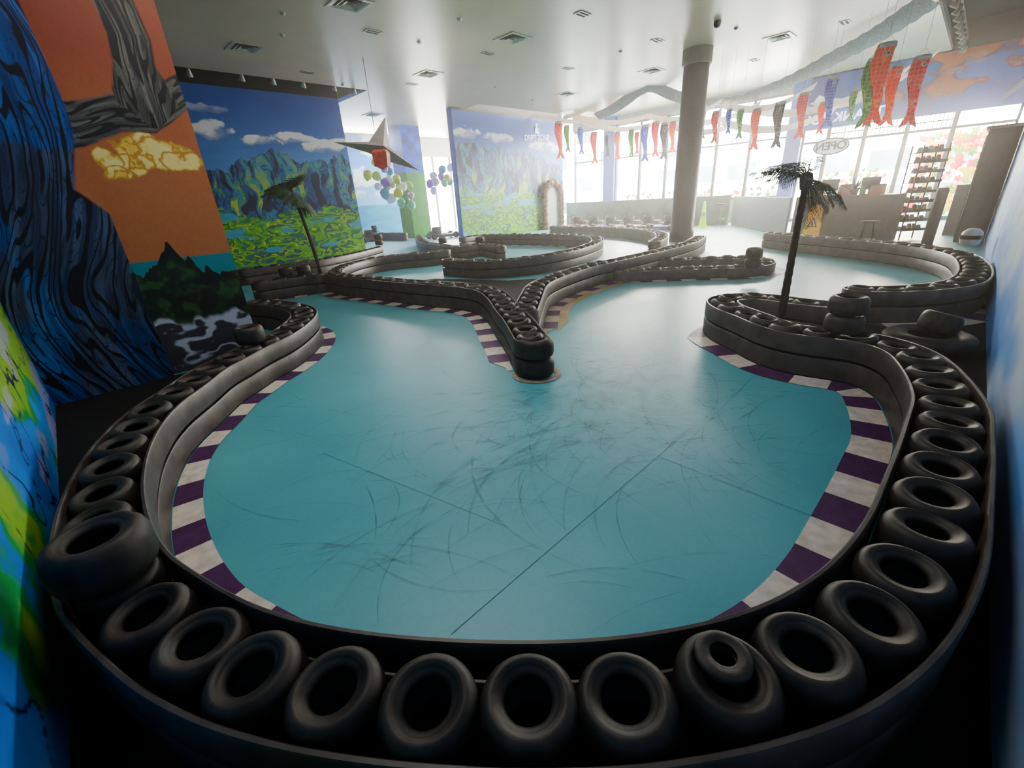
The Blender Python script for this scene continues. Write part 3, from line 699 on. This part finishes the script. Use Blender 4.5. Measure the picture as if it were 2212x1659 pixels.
for a,t,bb_,c,X in [(1548,240,310,'red',14),(1577,235,290,'blue',14),(1602,235,300,'green',14),(1637,235,325,'orange',14),(1688,220,320,'black',14),(1740,200,300,'red',14),(1780,220,290,'orange',14),(1803,165,275,'blue',14),(1848,195,265,'green',14),(1893,125,275,'green',10.9),(1918,93,270,'orange',10.3),(1940,140,270,'orange',11.2),(1995,120,272,'red',10.5),(1520,240,300,'blue',15)]:
    p=XX(a,t,X);q=XX(a,bb_,X);fish(X,p[1],p[2],q[2],c,.5)
# drapes
def drape(pts,wd,m,label,sag=.0,drop=0.):
    A=[Vector(p) for p in pts];out=[]
    n=24
    for s in range(len(A)-1):
        for i in range(n+ (1 if s==len(A)-2 else 0)):
            t=i/n;p=A[s].lerp(A[s+1],t);p.z-=sag*4*t*(1-t);p.z=min(p.z,CEIL-.03);out.append(p)
    v=[];K=7
    for i,p in enumerate(out):
        t=(out[min(i+1,len(out)-1)]-out[max(i-1,0)]);t.z=0;t.normalize();nn=Vector((-t.y,t.x,0))
        for k in range(K):
            u=k/(K-1)-.5;v.append(p+nn*wd*u+Vector((0,0,drop*u-.04*math.cos(u*3.14)+.012*math.sin(k*2+i*.3))))
    o=mesh('ceiling_drape',v,[(i*K+k,i*K+k+1,(i+1)*K+k+1,(i+1)*K+k) for i in range(len(out)-1) for k in range(K-1)],m,smooth=True)
    tag(o,label,'fabric drape');return o
M_sheer=mat('white_sheer','ece4dc',.7,em=.25);M_bl=mat('blue_sheer','8f8a8c',.85,var=.25,scale=16)
def smoothpts(q):
    A,_=cat([(p[0],p[1]) for p in q],.5);zs=[p[2] for p in q];d=np.linspace(0,len(zs)-1,len(A))
    return [(A[i][0],A[i][1],float(np.interp(d[i],range(len(zs)),zs))) for i in range(len(A))]
drape(smoothpts([XX(2015,-5,13.6),XX(1945,48,14.5),XX(1870,95,15.5),XX(1740,165,17),XX(1640,205,17.8),XX(1530,225,18.5)]),.42,M_bl,'pale grey-blue printed fabric streamer swagged under the ceiling',0,.2)
drape([XX(1530,225,18.5),XX(1400,178,16),XX(1290,252,18)],.3,M_bl,'pale grey-blue printed fabric streamer swagged under the ceiling',.1,.25)
for a,c in (((1215,238,18),(1400,250,19)),((1240,255,18),(1430,262,19)),((1400,250,19),(1560,215,18)),((1430,255,19.),(1640,225,18)),((1560,225,18),(1760,185,17)),((1640,240,18),(1960,150,14)),((1760,215,17),(2015,120,12)),((1130,232,16),(1300,250,19)),((1560,262,18),(1800,240,16)),((1430,262,18),(1600,262,18))):
    drape([XX(*a),XX(*c)],.2,M_sheer,'white sheer fabric swag hanging under the ceiling',.35,.2)
# ---------------------------------------------------------------- winged hanging lamp
O_=Vector((6.4,11,2.7))
e=empty('hanging_star_lamp',O_);tag(e,'winged pale star-shaped hanging lamp with red patterned body','hanging lamp')
K=[YY(a,b_,11) for a,b_ in [(720,307),(797,306),(832,252),(842,318),(905,368),(828,346),(795,330)]]
cc=Vector(YY(815,318,11))
v=[Vector(p)-O_ for p in K]+[cc+Vector((0,-.3,0))-O_,cc+Vector((0,.3,0.1))-O_]
mesh('wings',v,[(i,(i+1)%7,7) for i in range(7)]+[((i+1)%7,i,8) for i in range(7)],[mat('kite_grey','8f8b86',.5)],parent=e)
b=MB();c0=Vector(YY(824,340,10.6))-O_;b.lathe([(0,-.28),(.22,-.2),(.25,.1),(.2,.16),(0,.17)],4,c=c0)
b.obj('lamp_body',[mat('red_glow','8a2a18',.4,em=.25,var=.9,scale=12)],parent=e)
b=MB();b.tube([(cc.x-6.4,0,cc.z-2.7+.2),(cc.x-6.4,0,CEIL-2.7)],.008,6);b.obj('cable',[M_dgrey],parent=e)
# balloons
BC=['5ac888','2a8a58','e8e0ec','e8a8c0','c0d850','f0f0e8','8a50b8','e0d840','3a9aa8']
bm=[mat('balloon_%d'%i,c,.3,var=.05,em=.05) for i,c in enumerate(BC)]
placed=[]
def balloon(x,y,z,r,m):
    for q in placed:
        if (x-q[0])**2+(y-q[1])**2+(z-q[2])**2<(1.9*r)**2: return
    placed.append((x,y,z))
    b=MB();pr=[(0,r*1.1),(r*.5,r*.98),(r*.87,r*.55),(r,.05),(r*.85,-r*.55),(r*.45,-r*1.0),(r*.08,-r*1.25),(r*.12,-r*1.36),(0,-r*1.3)]
    b.lathe(pr,16);o=b.obj('balloon',[m],True,loc=(x,y,z));o.rotation_euler=(rb.uniform(-1,1),rb.uniform(-1,1),0);tag(o,'round glossy balloon in a pastel garland','balloon','balloon garland')
for i in range(260):
    t=rb.random();px=808+72*t+rb.uniform(-16,16);py=358+70*t**.8+rb.uniform(-22,22);x,y,z=YY(px,py,17.2+rb.uniform(-.15,.15));balloon(x,y,z,rb.uniform(.14,.2),rb.choice(bm))
for i in range(200):
    t=rb.random();px=925+52*t+rb.uniform(-4,4);py=402-30*t+rb.uniform(-18,18);x,y,z=YY(px,py,17.2+rb.uniform(-.15,.15));balloon(x,y,z,rb.uniform(.14,.2),rb.choice(bm))
# ---------------------------------------------------------------- low pit wall, panels, counter
def wallstrip(name,p,q,h,th,m,label,cat_='partition'):
    a=np.array(p);c=np.array(q);t=(c-a)/np.linalg.norm(c-a);nn=np.array([-t[1],t[0]])*th/2
    v=[(*(a+nn),0),(*(a-nn),0),(*(c-nn),0),(*(c+nn),0)];v+=[(x,y,h) for x,y,_ in v]
    o=mesh(name,v,[(0,3,2,1),(4,5,6,7),(0,1,5,4),(1,2,6,5),(2,3,7,6),(3,0,4,7)],m);bevel(o,.01);tag(o,label,cat_);return o
lw=[Z(1225,487,0),Z(1572,486,0)]
wallstrip('low_partition',lw[0],lw[1],1.1,.1,mat('low_wall_green','5f8068',.55,var=.45,scale=1.5),'low partition painted with soft green hills')
c1=Z(1580,486,0);c2=Z(1702,512,0);c3=Z(1905,522,0)
c2b=Z(1695,511,0)
wallstrip('white_partition',c1,c2b,1.05,.06,mat('white_panel','85888a',.5),'low pale grey partition panel')
c2=np.array(c2);c3=np.array(c3);cdir=(c3-c2)/np.linalg.norm(c3-c2);cn=np.array([-cdir[1],cdir[0]]);
if np.dot(cn,c2)<0: cn=-cn
wallstrip('counter_front',c2+cn*.3,c3+cn*.3,1.05,.5,mat('counter_grey','3e3b3a',.5),'grey service counter with plain front','counter')
o=box('grey_cabinet',15.6,17.2,-.3,.35,0,1.15,M_grey);bevel(o);tag(o,'grey low cabinet beside the entrance walkway','cabinet')
e=empty('tall_cabinet',(14.5,-.1,0));tag(e,'tall dark grey cabinet against the side wall','cabinet')
b=MB();b.box(-.4,.4,-.28,.2,0,2.2);o=b.obj('body',[M_dgrey],parent=e);bevel(o)
b=MB();b.box(-.42,.42,-.29,.24,2.2,2.26);b.obj('top_panel',[M_grey],parent=e)
b=MB();b.box(-.36,.36,.2,.215,.1,2.1);b.box(-.42,-.4,-.2,.15,.1,2.1);b.obj('door',[mat('slab_door','3c3a3c',.5)],parent=e)
b=MB()
for k in range(6): b.add([(13.2+k*.25,WR+.02,3.2),(13.45+k*.25,WR+.02,3.2),(13.45+k*.25,WR+.45,2.75),(13.2+k*.25,WR+.45,2.75),(13.45+k*.25,WR+.45,2.55),(13.2+k*.25,WR+.45,2.55)],[(0,1,2,3),(3,2,4,5)],k%2)
o=b.obj('striped_awning',[M_red,M_white]);tag(o,'small red and white striped awning on the wall','awning')
rc=random.Random(11)
def on_counter(t,d=.3): p=c2+(c3-c2)*t+cn*d;return float(p[0]),float(p[1])
cyaw=math.atan2(cdir[1],cdir[0])
for t,kind in ((.06,'box'),(.14,'jar'),(.2,'plant'),(.3,'monitor'),(.42,'jar'),(.48,'box'),(.56,'plant'),(.64,'jar'),(.70,'monitor'),(.78,'box')):
    x,y=on_counter(t)
    if kind=='box':
        b=MB();h=rc.uniform(.2,.4);b.box(-.12,.12,-.09,.09,0,h);b.box(-.125,.125,-.095,.095,h-.03,h,1);o=b.obj('carton',[rc.choice([M_orange,M_wood,M_white]),M_dgrey],loc=(x,y,1.05));o.rotation_euler[2]=cyaw;tag(o,'small cardboard display carton on the counter','carton')
    elif kind=='jar':
        b=MB();b.lathe([(0,0),(.06,0),(.065,.02),(.065,.17),(.045,.2),(.05,.2),(.05,.23),(0,.235)],16);o=b.obj('jar',[rc.choice([M_red,M_green,M_yellow])],loc=(x,y,1.05));autosmooth(o);tag(o,'colourful lidded jar on the counter','jar')
    elif kind=='plant':
        e=empty('potted_plant',(x,y,1.05));tag(e,'small leafy plant in a dark pot on counter','plant')
        b=MB();b.lathe([(0,0),(.07,0),(.1,.14),(.085,.14),(.07,.1),(0,.1)],16);b.obj('pot',[M_dgrey],parent=e)
        b=MB()
        for k in range(26):
            a=rc.uniform(0,6.28);l=rc.uniform(.2,.45);el=rc.uniform(.3,1.4);d=Vector((math.cos(a)*math.cos(el),math.sin(a)*math.cos(el),math.sin(el)));s_=Vector((-math.sin(a),math.cos(a),0))*.025;p=Vector((0,0,.1))
            b.add([p,p+d*l*.5+s_,p+d*l+Vector((0,0,-.05)),p+d*l*.5-s_],[(0,1,2,3)])
        b.obj('leaves',[MATS['palm_leaf_green']],parent=e)
    else:
        e=empty('monitor',(x,y,1.05));e.rotation_euler[2]=cyaw;tag(e,'black point-of-sale monitor on a stand','monitor')
        b=MB();b.box(-.1,.1,-.07,.07,0,.015);b.box(-.02,.02,-.01,.01,.015,.12);b.obj('stand',[M_black],parent=e)
        b=MB();b.box(-.2,.2,-.015,.015,.12,.4);o=b.obj('screen',[M_black],parent=e);bevel(o,.005)
rx,ry=Z(1955,516,0)
e=empty('display_rack',(rx,ry,0));e.rotation_euler=(0,0,-.75);tag(e,'tall black wire display rack with shelves','rack')
for sx in(-.3,.3):
    for sy in(-.15,.15):
        b=MB();b.tube([(sx,sy,0),(sx,sy,2.05)],.015,6);b.obj('post',[M_black],parent=e)
PK=[mat('packet_%d'%i,c,.5) for i,c in enumerate(('6a2a20','a88840','2a2a30','4a3a2a','80807a'))]
ca,sa=math.cos(-.75),math.sin(-.75)
for i in range(9):
    b=MB();z=.2+i*.21;b.box(-.32,.32,-.17,.17,z,z+.015);b.box(-.32,.32,-.175,-.17,z,z+.06);b.obj('shelf',[M_black],parent=e)
    for k in range(5):
        u=-.24+k*.12;b=MB();hh=rc.uniform(.08,.15);b.add([(-.045,-.04,0),(.045,-.04,0),(.045,.04,0),(-.045,.04,0),(-.04,-.01,hh),(.04,-.01,hh),(.04,.01,hh),(-.04,.01,hh)],[(0,1,2,3),(4,5,6,7),(0,1,5,4),(1,2,6,5),(2,3,7,6),(3,0,4,7)])
        o=b.obj('snack_packet',[rc.choice(PK)],loc=(rx+u*ca+.02*sa,ry+u*sa,z+.016));o.rotation_euler[2]=-.75;tag(o,'small snack packet standing on the wire rack','packet','snack packets on the display rack')
bx,by=Z(2000,532,0);b=MB();b.lathe([(0,0),(.13,0),(.13,.02),(.1,.04),(.1,1.1),(.085,1.16),(0,1.17)],24);o=b.obj('bollard',[M_dgrey],True,loc=(bx,by,0));autosmooth(o);tag(o,'dark grey round bollard post','bollard')
x,y=S('cone',0,[(1517,492)])[0]
e=empty('safety_cone',(x,y,0));tag(e,'lime yellow safety cone on square base','cone')
b=MB();b.lathe([(.15,.03),(.12,.2),(.035,.95),(0,.96)],24);b.obj('cone_body',[M_neon],True,e)
b=MB();b.box(-.22,.22,-.22,.22,0,.03);b.obj('base',[M_neon],parent=e)
b=MB();b.lathe([(.1,.42),(.082,.56)],24);o=b.obj('band',[M_white],True,e)
pp=c2+(c3-c2)*.3-cn*.16
e=empty('wet_floor_sign',(float(pp[0]),float(pp[1]),.0));e.rotation_euler=(-.06,0,cyaw);tag(e,'yellow caution wet floor sign leaning on grey counter','caution sign')
sg=1 if (np.dot(np.array([-math.sin(cyaw),math.cos(cyaw)]),cn)>0) else -1
b=MB();v=[(-.23,0,.0),(.23,0,.0),(.17,0,.75),(.08,0,.86),(-.08,0,.86),(-.17,0,.75)];v+=[(p[0],.03,p[2]) for p in v]
b.add(v,[(5,4,3,2,1,0),(6,7,8,9,10,11)]+[(i,(i+1)%6,6+(i+1)%6,6+i) for i in range(6)]);b.obj('panel',[M_yellow],parent=e)
b=MB();yy=-.004 if sg>0 else .034;y2=yy-.002*sg
b.add([(-.13,yy,.3),(.13,yy,.3),(0,yy,.56)],[(0,1,2)]);b.add([(-.09,y2,.32),(.09,y2,.32),(0,y2,.51)],[(0,1,2)],1);b.add([(-.02,y2-.002*sg,.33),(.03,y2-.002*sg,.33),(.0,y2-.002*sg,.44),(-.03,y2-.002*sg,.42)],[(0,1,2,3)],0);b.obj('warning_triangle',[M_black,M_yellow],parent=e)
def stool(px,py,h,label):
    x,y=Z(px,py,0);e=empty('bar_stool',(x,y,0));tag(e,label,'stool')
    b=MB();b.lathe([(0,h-.04),(.16,h-.04),(.17,h-.02),(.16,h),(0,h)],20);b.obj('seat',[M_black],parent=e)
    for k in range(4):
        a=k*math.pi/2+.78;b=MB();b.tube([(.1*math.cos(a),.1*math.sin(a),h-.04),(.19*math.cos(a),.19*math.sin(a),0)],.014,6);b.obj('leg',[M_metal if h>.6 else M_black],parent=e)
    b=MB();b.lathe([(.145,h*.35),(.155,h*.35+.01),(.145,h*.35+.02),(.135,h*.35+.01)],20,closed=True);b.obj('foot_ring',[M_metal],parent=e)
stool(1015,507,.5,'short black stool by the mural wall');stool(1553,492,.85,'tall metal bar stool by the partition');stool(1865,540,.6,'round-topped stool by the grey counter')
def kart_parts(colr):
    parts=[]
    b=MB();b.box(-.45,.55,-.22,.22,.06,.1);b.box(.45,.75,-.28,.28,.07,.2);b.box(-.35,.4,-.42,-.27,.07,.2);b.box(-.35,.4,.27,.42,.07,.2);b.tube([(.78,-.3,.12),(.85,-.2,.12),(.85,.2,.12),(.78,.3,.12)],.025,6);b.tube([(-.7,-.42,.15),(-.75,0,.15),(-.7,.42,.15)],.03,6);b.box(-.6,-.45,-.3,.3,.08,.14);parts.append(('chassis',b,[colr],(0,0,0)))
    b=MB();b.lathe([(.12,.1),(.2,.12),(.22,.3),(.2,.5),(.19,.5),(.2,.3),(.17,.14),(0,.12)],14);parts.append(('seat',b,[M_black],(-.25,0,0)))
    b=MB();b.lathe([(.13,0),(.145,.012),(.13,.024),(.115,.012)],16,closed=True,axis='x');b.tube([(0,0,0),(.25,0,-.25)],.012,6);parts.append(('steering_wheel',b,[M_black],(.15,0,.5)))
    b=MB();b.box(-.15,.15,-.1,.1,0,.22);parts.append(('engine',b,[M_metal],(-.35,.33,.12)))
    for x,y in((.55,.36),(.55,-.36),(-.5,.38),(-.5,-.38)):
        b=MB();b.lathe([(.06,-.06),(.12,-.06),(.135,-.04),(.135,.04),(.12,.06),(.06,.06)],18,closed=True,axis='y');parts.append(('wheel',b,[M_tyre],(x,y,.135)))
    return parts
kc=[mat('kart_red','a02020',.4),mat('kart_black','202024',.4),mat('kart_blue','2040a0',.4)]
protos=[[(n_,b.obj(n_,m_,n_ in('seat','wheel','steering_wheel')),l_) for n_,b,m_,l_ in kart_parts(k)] for k in kc]
kb=np.array(Z(1243,495,0));kb2=np.array(Z(1440,497,0));nk=6
for i in range(nk):
    x,y=kb+(kb2-kb)*i/(nk-1);e=empty('go_kart',(float(x),float(y),0));e.rotation_euler=(0,0,math.atan2(kb2[1]-kb[1],kb2[0]-kb[0])+math.radians(-80));tag(e,'small parked go-kart with black seat and low bumper','go-kart','parked go-karts')
    for n_,src,l_ in protos[i%3]:
        o=src.copy();o.name=n_;col.objects.link(o);o.parent=e;o.location=l_
for i,(x,y) in enumerate(((11.0,20.3),(12.6,17.0),(9.3,19.6))):
    e=empty('go_kart',(x,y,0));e.rotation_euler=(0,0,-.6+i*.3);tag(e,'small parked go-kart with black seat and low bumper','go-kart','parked go-karts')
    for n_,src,l_ in protos[i%3]:
        o=src.copy();o.name=n_;col.objects.link(o);o.parent=e;o.location=l_
for pr in protos:
    for n_,src,l_ in pr: bpy.data.objects.remove(src)
x,y=Z(2092,530,.37)
e=empty('racing_helmet',(x,y,.37));tag(e,'white racing helmet with dark visor resting on tyres','helmet')
b=MB();b.lathe([(.09,0),(.12,.03),(.135,.12),(.12,.2),(.07,.25),(0,.265)],20);b.obj('shell',[M_white],True,e)
b=MB();b.lathe([(.138,.1),(.14,.16)],20);b.obj('visor',[M_black],True,e)
# ---------------------------------------------------------------- writing
def text(s,name,size,m,loc,right,up,parent=None,mirror=False,ext=.01,bold=.012):
    cu=bpy.data.curves.new(name,'FONT');cu.body=s;cu.size=size;cu.extrude=ext;cu.offset=size*bold;cu.align_x='CENTER';cu.align_y='CENTER'
    t=bpy.data.objects.new(name+'_t',cu);col.objects.link(t);bpy.context.view_layer.update()
    me=bpy.data.meshes.new_from_object(t.evaluated_get(bpy.context.evaluated_depsgraph_get()));bpy.data.objects.remove(t)
    R=Vector(right).normalized();Uu=Vector(up).normalized();N=R.cross(Uu)
    for v in me.vertices:
        c=v.co.copy()
        if mirror:c.x=-c.x
        v.co=R*c.x+Uu*c.y+N*c.z
    if mirror: me.flip_normals()
    me.materials.clear();me.materials.append(m)
    o=bpy.data.objects.new(name,me);col.objects.link(o);o.location=loc
    if parent:o.parent=parent
    return o
dl=YY(1160,298,14.58)
e=empty('drift_zone_logo',dl);tag(e,'white DRIFT ZONE lettering with kart racer emblem on mural','sign')
LW=mat('logo_white','f0f6ff',.5,em=.2)
text('DRIFT ZONE','lettering',.29,LW,(0,0,0),(1,0,.04),(0,0,1),e,ext=.006,bold=.02)
b=MB();b.lathe([(0,0),(.08,0),(.08,.01),(0,.01)],16,axis='y',c=(0,0,.5));b.add([(-.13,0,.17),(.16,0,.17),(.22,0,.23),(.08,0,.29),(.08,0,.4),(-.05,0,.42),(-.13,0,.33)],[tuple(range(7))]);b.add([(.08,-.005,.35),(.2,-.005,.29),(.22,-.005,.32),(.1,-.005,.4)],[(0,1,2,3)])
b.obj('racer_emblem',[LW],parent=e)
tp=XX(1812,253,20.38);text('THANK YOU!','shop_lettering',.4,mat('letter_blue','e8f0f8',.5,em=.8),tp,(0,-1,0),(0,0,1),mirror=True,bold=.02)
tag(bpy.data.objects['shop_lettering'],'pale mirrored THANK YOU! lettering on the header','sign')
op=XX(1795,316,19.5);e=empty('open_sign',op);tag(e,'oval OPEN sign seen mirrored from inside','sign')
b=MB();n=32;ring=[(0,.5*math.cos(2*math.pi*k/n),.24*math.sin(2*math.pi*k/n)) for k in range(n)];b.add(ring,[tuple(range(n))]);b.obj('sign_board',[mat('sign_white','d8dcd8',.5,em=.5)],parent=e)
b=MB();b.tube([(-.01,y*1.0,z) for _,y,z in ring]+[(-.01,.5,0)],.025,6);b.obj('border',[M_black],parent=e)
text('OPEN','lettering',.34,M_black,(-.03,0,0),(0,-1,0),(0,0,1),e,mirror=True,bold=.03)
b=MB();b.tube([(0,-.3,.2),(0,-.3,1.2)],.006,5);b.tube([(0,.3,.2),(0,.3,1.2)],.006,5);b.obj('chain',[M_dgrey],parent=e)
e=empty('rock_arch',(17.45,14.5,0));tag(e,'rocky brown stone arch around a doorway','arch')
b=MB();rr=random.Random(3)
for k in range(17):
    a=math.pi*k/16;
    x=.62*math.cos(a);z=1.45+.62*math.sin(a)
    rx_=rr.uniform(.13,.19);b.lathe([(0,rx_),(rx_*.8,rx_*.6),(rx_,0),(rx_*.75,-rx_*.7),(0,-rx_)],7,c=(x,-.12,z))
for z in np.arange(.1,1.4,.2):
    for sx in(-1,1):
        rx_=rr.uniform(.13,.18);b.lathe([(0,rx_),(rx_*.8,rx_*.6),(rx_,0),(rx_*.75,-rx_*.7),(0,-rx_)],7,c=(sx*.62,-.12,z))
b.obj('stones',[mat('rock','6a4a34',.8,var=.4,scale=5)],parent=e)
b=MB();b.box(-.52,.52,-.02,.02,0,1.5);b.add([(.52*math.cos(math.pi*k/16),-.02,1.5+.5*math.sin(math.pi*k/16)) for k in range(17)],[tuple(range(17))]);b.obj('opening',[mat('arch_inside','98a8ac',.5)],parent=e)
# ---------------------------------------------------------------- lights
def area(name,loc,rot,sx,sy,p,c=(1,1,1)):
    l=bpy.data.lights.new(name,'AREA');l.shape='RECTANGLE';l.size=sx;l.size_y=sy;l.energy=p;l.color=c
    o=bpy.data.objects.new(name,l);col.objects.link(o);o.location=loc;o.rotation_euler=rot;return o
area('daylight_front',(22.5,9.5,5.2),(0,math.radians(68),0),3,12,5400,(1,.9,.78))
area('daylight_entrance',(22.5,2.2,4),(0,math.radians(75),0),3,4,2800,(1,.86,.68))
area('daylight_back',(14,21.6,4.5),(math.radians(-50),0,0),6,.6,300,(1,.97,.92))
area('ceiling_fill',(2.2,3.2,4.6),(0,0,0),2.5,2.5,58,(1,.92,.84))  # added soft fill below the ceiling, not a fixture of the room
area('ceiling_fill',(7,9,4.7),(0,0,0),2,2,50,(1,.92,.84))  # second added fill, likewise without a fixture
w=bpy.data.worlds.new('World');bpy.context.scene.world=w;w.use_nodes=True
nt=w.node_tree
nt.nodes['Background'].inputs[0].default_value=(1,.96,.9,1);nt.nodes['Background'].inputs[1].default_value=3
vo=nt.nodes.new('ShaderNodeVolumeScatter');vo.inputs['Color'].default_value=(1,.95,.88,1);vo.inputs['Density'].default_value=.0095;vo.inputs['Anisotropy'].default_value=.75
nt.links.new(vo.outputs[0],nt.nodes['World Output'].inputs['Volume'])
sc=bpy.context.scene
sc.view_settings.view_transform='AgX'
sc.view_settings.look='AgX - Medium High Contrast'
sc.view_settings.exposure=.95
